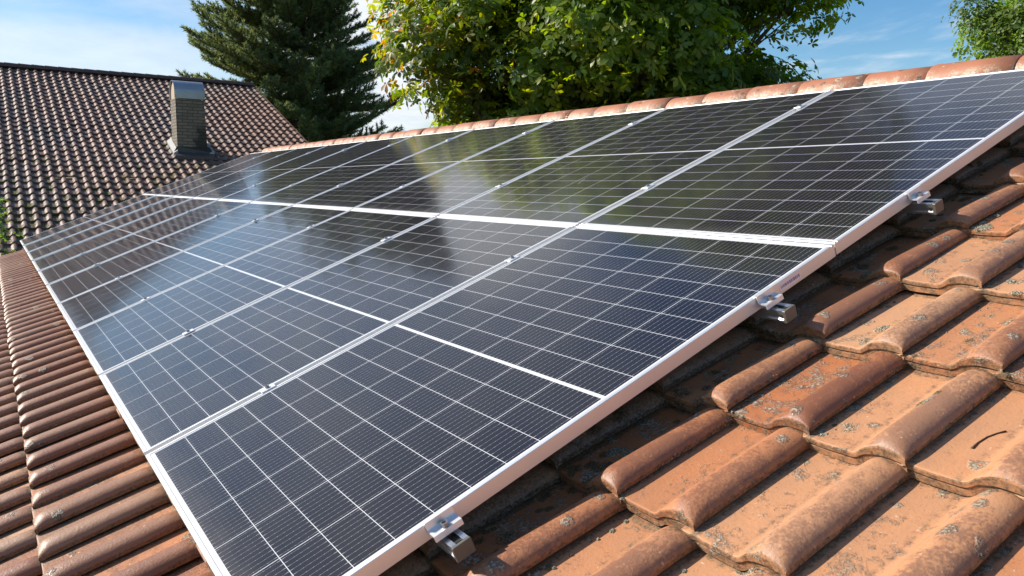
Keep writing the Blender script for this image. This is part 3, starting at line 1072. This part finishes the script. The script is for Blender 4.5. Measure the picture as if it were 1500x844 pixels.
def leaf_fans(P, Nn, size, cols, leaflets, lshape, spread, droop, rng):
    """palmate leaves: P points, Nn leaf-plane normals. Each leaflet is a folded blade of 6 vertices. Returns V, tris, col"""
    n = len(P)
    ref = rng.normal(size=(n, 3))
    T = unit(ref - (ref * Nn).sum(1, keepdims=True) * Nn)
    Bn = np.cross(Nn, T)
    Vs, Fs, Cs = [], [], []
    base = 0
    for k in range(leaflets):
        a = (k - (leaflets - 1) / 2) / max(1, (leaflets - 1) / 2) * spread if leaflets > 1 else 0.0
        a = a + rng.normal(0, .12, n)
        ln = size * (1 - .35 * (abs(k - (leaflets - 1) / 2) / max(1, (leaflets - 1) / 2)) ** 1.5 if leaflets > 1 else 1) * rng.uniform(.85, 1.15, n)
        D = T * np.cos(a)[:, None] + Bn * np.sin(a)[:, None]
        S = np.cross(Nn, D)
        dr = droop + rng.normal(0, .12, n)
        wd = ln * lshape
        fold = rng.uniform(.1, .35, n)

        def pt(t, s_):
            return P + D * (ln * t)[:, None] + S * (wd * s_)[:, None] + Nn * ((-dr * t * t + fold * abs(s_) * .55 * lshape) * ln)[:, None]
        pts = [pt(.06, 0), pt(.42, .36), pt(.42, 0), pt(.42, -.36), pt(.72, .46), pt(.72, -.46), pt(1.0, 0)]
        V = np.stack(pts, 1).reshape(-1, 3)
        tri = np.array([(0, 2, 1), (0, 3, 2), (1, 2, 4), (2, 6, 4), (2, 3, 5), (2, 5, 6)])
        F = (tri[None] + (np.arange(n) * 7)[:, None, None]).reshape(-1, 3) + base
        base += n * 7
        c = np.repeat(cols * rng.uniform(.85, 1.15, (n, 1)), 7, 0)
        Vs.append(V)
        Fs.append(F)
        Cs.append(c)
    return np.concatenate(Vs), np.concatenate(Fs), np.concatenate(Cs)


def limb(mb, a, b, r0, r1, rng, n=6, seg=5, bend=.12):
    a, b = np.array(a, float), np.array(b, float)
    L = np.linalg.norm(b - a)
    pts, rs = [], []
    off = rng.normal(0, bend * L * .4, 3)
    for i in range(seg + 1):
        t = i / seg
        pts.append(a + (b - a) * t + off * math.sin(math.pi * t) + (rng.normal(0, bend * L * .04, 3) if 0 < i < seg else 0))
        rs.append(r0 + (r1 - r0) * t)
    mb.tube([tuple(p) for p in pts], rs, n, False)
    return pts


M_LEAF = mat_leaf('broad_leaf', .40, .55)
M_LEAF2 = mat_leaf('small_leaf', .5, .42)
M_NEEDLE = mat_leaf('needles', .55, .28)
M_BARK = mat_bark('grey_brown_bark', (.05, .04, .03), (.15, .12, .09))
M_PBARK = mat_bark('pine_bark', (.045, .03, .022), (.14, .09, .06))


def broad_tree(name, loc, ctr_z, rx, ry, rz, nlobe, nleaf, size, leaflets, lshape, label, palette, seed, group=None, lobe=(.9, 1.6), warm=None, mat=None, trunk_r=.26, fill=.35, fruit=0, droop=.25, taper=0.0, lean=(0, 0)):
    rng = np.random.default_rng(seed)
    t = empty(name, loc, label, 'tree', group)
    ctr = np.array([0, 0, ctr_z])
    # lobes: clumps of foliage through the crown's outer half
    d = unit(rng.normal(size=(nlobe, 3)))
    rr = rng.uniform(.45, .93, (nlobe, 1)) ** .7
    lc = ctr + d * rr * np.array([rx, ry, rz])
    hz = (lc[:, 2] - ctr_z) / rz
    sq = 1 - taper * np.clip(hz + .12, 0, 1.2)               # narrower towards the top
    lc[:, 0] = lc[:, 0] * sq + lean[0] * np.clip(hz + .12, 0, 1.3)
    lc[:, 1] = lc[:, 1] * sq + lean[1] * np.clip(hz + .12, 0, 1.3)
    lr = rng.uniform(lobe[0], lobe[1], nlobe)
    mb = MB()
    tip = np.array([.1, .1, ctr_z + rz * .5])
    pts = limb(mb, (0, 0, -.1), tip, trunk_r, trunk_r * .3, rng, 10, 8, .05)
    for c, lr_ in zip(lc, lr):
        zb = max(.18, min(.95, (c[2] - np.linalg.norm(c[:2]) * .6) / tip[2])) if tip[2] > 0 else .5
        s_ = np.array(pts[int(zb * 8)])
        q = limb(mb, s_, c, trunk_r * .28, .02, rng, 6, 5, .12)
        for _ in range(4):
            e = c + unit(rng.normal(0, 1, 3)) * lr_ * rng.uniform(.5, .95)
            limb(mb, q[rng.integers(2, 6)], e, .018, .006, rng, 4, 3, .1)
    mb.build('trunk', M_BARK, t, smooth=True)
    # leaves: shells of the lobes, some inside
    w_ = lr ** 2
    pick = rng.choice(nlobe, nleaf, p=w_ / w_.sum())
    dd = unit(rng.normal(size=(nleaf, 3)) + np.array([0, 0, .25]))
    rad_ = np.where(rng.random(nleaf) < fill, rng.uniform(.2, .85, nleaf), rng.normal(.95, .10, nleaf))
    P = lc[pick] + dd * (rad_ * lr[pick])[:, None] * np.array([1, 1, .82])
    out = unit(P - ctr)
    Nn = unit(dd * .55 + np.array([0, 0, .8]) + out * .35 + rng.normal(0, .42, (nleaf, 3)))
    base = palette[rng.integers(0, len(palette), nleaf)] * rng.uniform(.6, 1.35, (nlobe, 1))[pick]
    if warm is not None:  # yellowed leaves, massed sunward so the sunlit side is painted into the colour
        wdir, wcols, amount = warm
        f = np.clip(((P - ctr) / np.array([rx, ry, rz])) @ np.array(wdir), 0, 1.2)
        m_w = rng.random(nleaf) < amount * f ** 2.2 * (rng.random(nlobe)[pick] * .9 + .35)
        base[m_w] = wcols[rng.integers(0, len(wcols), m_w.sum())]
    V, F, Cc = leaf_fans(P, Nn, size * rng.uniform(.75, 1.2, nleaf), base, leaflets, lshape, 1.9, droop, rng)
    link('crown', npmesh('crown', V, None, F, attrs={'col': Cc}), mat or M_LEAF, t)
    if fruit:
        mbf = MB()
        for _ in range(fruit):
            i = rng.integers(0, nleaf)
            c = P[i] + np.array([0, 0, -.12])
            n_ = 8
            vs_, fs_ = [], []
            for a in range(5):
                th = math.pi * a / 4
                for b in range(n_):
                    vs_.append(c + .034 * np.array([math.sin(th) * math.cos(b * 2 * math.pi / n_), math.sin(th) * math.sin(b * 2 * math.pi / n_), math.cos(th)]))
            fs_ = [(a * n_ + b, (a + 1) * n_ + b, (a + 1) * n_ + (b + 1) % n_, a * n_ + (b + 1) % n_) for a in range(4) for b in range(n_)]
            mbf.add(vs_, fs_)
        mbf.build('fruit', mat_plain('green_husk', (.22, .25, .06), .7), t, smooth=True)
    return t


G1 = np.array([(.105, .170, .024), (.155, .215, .026), (.072, .130, .022), (.200, .235, .030), (.115, .175, .028)])
WARM = np.array([(.25, .20, .02), (.22, .22, .025), (.30, .16, .02), (.18, .21, .025), (.20, .21, .03), (.17, .09, .02)])  # autumn leaf colours, also painting the crown's sunlit side
broad_tree('chestnut_tree', (-10.92, 10.1, 0), 9.2, 3.95, 3.95, 7.3, 165, 52000, .185, 5, .48,
           'large leafy chestnut tree with some yellowing leaves behind the red roof ridge', G1, 5, None, (.65, 1.25), ((-.80, -.55, .0), WARM, .36), M_LEAF, .30, .30, 60, taper=.50, lean=(.85, 1.25))
G2 = np.array([(.10, .17, .035), (.13, .20, .04), (.08, .145, .035), (.15, .21, .045)])
broad_tree('maple_tree', (-5.75, 20.9, 0), 9.0, 3.7, 3.7, 3.4, 110, 26000, .13, 3, .75,
           'light green leafy tree just showing over the red ridge under open sky', G2, 9, None, (.45, .9), None, M_LEAF2, .2, .3)
broad_tree('young_tree', (-13.0, -.50, 0), 3.78, .55, .55, 1.05, 30, 1500, .075, 3, .6,
           'slender leafy young tree whose top shows in front of the dark brown roof', G2 * 1.7, 14, None, (.22, .38), None, M_LEAF2, .05, .3)


def pine_tree(loc, H, label, seed):
    rng = np.random.default_rng(seed)
    t = empty('pine_tree', loc, label, 'tree')
    mb = MB()
    trunk_top = H - .3
    tp = limb(mb, (0, 0, -.1), (.25, .1, trunk_top), .30, .04, rng, 10, 10, .02)
    nV, nF, nC = [], [], []
    Pt, Dt, Sz = [], [], []
    zs = np.concatenate([np.arange(5.0, 7.2, .28), np.arange(7.2, H - .2, .28)])
    for z in zs:
        f = max(0, (z - 7.2) / (H - 7.2))
        R = np.interp(f, [0, .12, .27, .54, .70, .86, 1], [4.0, 4.3, 4.3, 3.3, 1.9, .9, .2])
        for b in range(rng.integers(7, 9)):
            a = rng.uniform(0, 2 * math.pi)
            if z < 7.4 and math.sin(a) < -.2:
                continue
            L = R * rng.uniform(.70, 1.02) * (1 + min(1, f * 2.5) * .22 * (-.552 * math.cos(a) - .834 * math.sin(a)))
            rise = rng.uniform(-.22, .34) + .25 * f
            o = np.array([math.cos(a), math.sin(a), 0])
            side = np.array([-math.sin(a), math.cos(a), 0])
            sx = rng.normal(0, .22)
            st = np.array([.25 * z / H, .1 * z / H, z + rng.normal(0, .12)])
            pts = []
            for i in range(8):
                u = i / 7
                pts.append(st + o * L * u + side * L * sx * u * u + np.array([0, 0, L * (rise * u - .16 * u + .24 * u ** 2.6)]))
            mb.tube([tuple(p) for p in pts], list(np.linspace(.045, .008, 8)), 4, False)
            pts = np.array(pts)
            ns = int(12 + L * 8.5)
            for s_ in range(ns):
                u = .22 + .78 * (s_ + rng.random()) / ns
                x_ = u * 7
                i0 = min(6, int(x_))
                p0 = pts[i0] + (pts[i0 + 1] - pts[i0]) * (x_ - i0)
                sg = 1 if s_ % 2 else -1
                fw = unit(pts[i0 + 1] - pts[i0])
                ang = rng.uniform(.5, 1.0)
                dd = unit(fw * math.cos(ang) + side * sg * math.sin(ang) + np.array([0, 0, rng.uniform(-.12, .38)]))
                ll = (.36 + .74 * (1 - u)) * rng.uniform(.6, 1.15) * min(1.0, L / 2.2 + .3)
                p1 = p0 + dd * ll + np.array([0, 0, .12 * ll])
                mb.tube([tuple(p0), tuple(p1)], [.009, .004], 3, False)
                nt_ = max(3, int(ll / .075))
                for q in range(nt_):
                    v_ = (q + .6) / nt_
                    Pt.append(p0 + (p1 - p0) * v_)
                    Dt.append(unit(dd + np.array([0, 0, .25 * v_])))
                    Sz.append(rng.uniform(.85, 1.15))
    mb.build('trunk', M_PBARK, t, smooth=True)
    Pt, Dt, Sz = np.array(Pt), np.array(Dt), np.array(Sz)
    n = len(Pt)
    K = 14                                     # needle blades per tuft
    P = np.repeat(Pt, K, 0)
    D = np.repeat(Dt, K, 0)
    S = np.repeat(Sz, K)
    dirs = unit(D * .75 + rng.normal(0, .52, (n * K, 3)) + np.array([0, 0, .12]))
    sd = unit(np.cross(dirs, rng.normal(size=(n * K, 3))))
    ln = .155 * S * rng.uniform(.7, 1.2, n * K)
    wd = .0165
    V = np.stack([P - sd * wd, P + sd * wd, P + dirs * ln[:, None]], 1).reshape(-1, 3)
    F = np.arange(n * K * 3).reshape(-1, 3)
    pal = np.array([(.110, .150, .060), (.130, .170, .064), (.165, .200, .068), (.110, .150, .080)])
    c = np.repeat(np.repeat(pal[rng.integers(0, 4, n)] * rng.uniform(.75, 1.35, (n, 1)), K, 0), 3, 0)
    link('crown', npmesh('crown', V, None, F, attrs={'col': c}), M_NEEDLE, t)
    return n * K


pine_tree((-30.94, 10.39, 0), 18.2, 'tall dark green pine with ragged branches behind the brown roof and chimney', 21)

# ------------------------------------------------------------------ lichen cushions and a fallen stalk on the bare tiles
rng = np.random.default_rng(33)
V, T, Cc = [], [], []


def tile_z(x, y):
    """surface of the laid tiles in roof coordinates"""
    j = math.floor((y - (.717 - 2 * L1)) / L1)
    yl = y - (.717 - 2 * L1) - j * L1
    i = math.ceil((x - .133) / TW)
    xl = x - .133 - i * TW
    t = min(1, max(0, yl / .05))
    p_ = float(roll_profile(xl))
    return ZT + min(p_, .017) + max(0, p_ - .017) * (.42 + .58 * (1 - (1 - t) ** 2.1)) + LIFT * (1 - yl / L1)


spots = []
for _ in range(95):
    i = rng.integers(0, 5)
    x = .133 + TW * i - rng.uniform(.10, .185) + (.0 if rng.random() < .8 else .06)
    spots.append((x, rng.uniform(.35, 2.6), rng.uniform(.006, .026)))
for _ in range(70):
    x = rng.uniform(-.14, .05)
    spots.append((x, rng.uniform(.25, 3.1), rng.uniform(.004, .018)))
for _ in range(420):                       # crumbs caught along the lips of the rolls
    i = rng.integers(-1, 5)
    spots.append((.133 + TW * i + rng.uniform(.002, .03), rng.uniform(.3, 3.1), rng.uniform(.0015, .007)))
n = 0
for x, y, r in spots:
    k = int(40 + r * 9000)
    pal = np.array([(.30, .28, .21), (.20, .18, .12), (.38, .36, .28), (.11, .095, .06)]) if rng.random() < (.75 if x > .06 else .3) else np.array([(.13, .095, .05), (.18, .14, .07), (.09, .06, .035)])
    for _ in range(k):
        a, q = rng.uniform(0, 2 * math.pi), r * math.sqrt(rng.random()) * rng.uniform(.7, 1.2)
        px, py = x + q * math.cos(a), y + 1.25 * q * math.sin(a)
        b = np.array([px, py, tile_z(px, py)])
        h = rng.uniform(.0015, .0055) * (1 - .5 * q / r)
        up = unit(np.array([rng.normal(0, .5), rng.normal(0, .5), 1.0]))
        s_ = unit(np.cross(up, rng.normal(size=3))) * rng.uniform(.0008, .0022)
        s2 = np.cross(up, s_)
        V += [b - s_ - s2 * .6, b + s_ - s2 * .6, b + s2, b + up * h]
        T += [(n, n + 1, n + 3), (n + 1, n + 2, n + 3), (n + 2, n, n + 3)]
        n += 4
        Cc += [pal[rng.integers(0, len(pal))] * rng.uniform(.7, 1.2)] * 4
lm, ltn, lp = material('lichen')
setp(ltn, lp, Base_Color=attr(ltn, 'col').outputs['Color'], Roughness=.95)
tag(link('lichen', npmesh('lichen', np.array(V), None, np.array(T), attrs={'col': np.array(Cc)}), lm, None, ROOF), kind='stuff')

mb = MB()
ST = [(.612, 1.195), (.611, 1.218), (.614, 1.245), (.622, 1.267), (.631, 1.281)]
mb.tube([(x, y, tile_z(x, y) + .0035) for x, y in ST], [.0028, .0017, .0015, .0014, .0022], 7)
tag(mb.build('stalk', mat_plain('dry_stalk', (.055, .025, .015), .6), None, ROOF, smooth=True), 'thin curved brown leaf stalk lying on a bare orange tile', 'stalk')
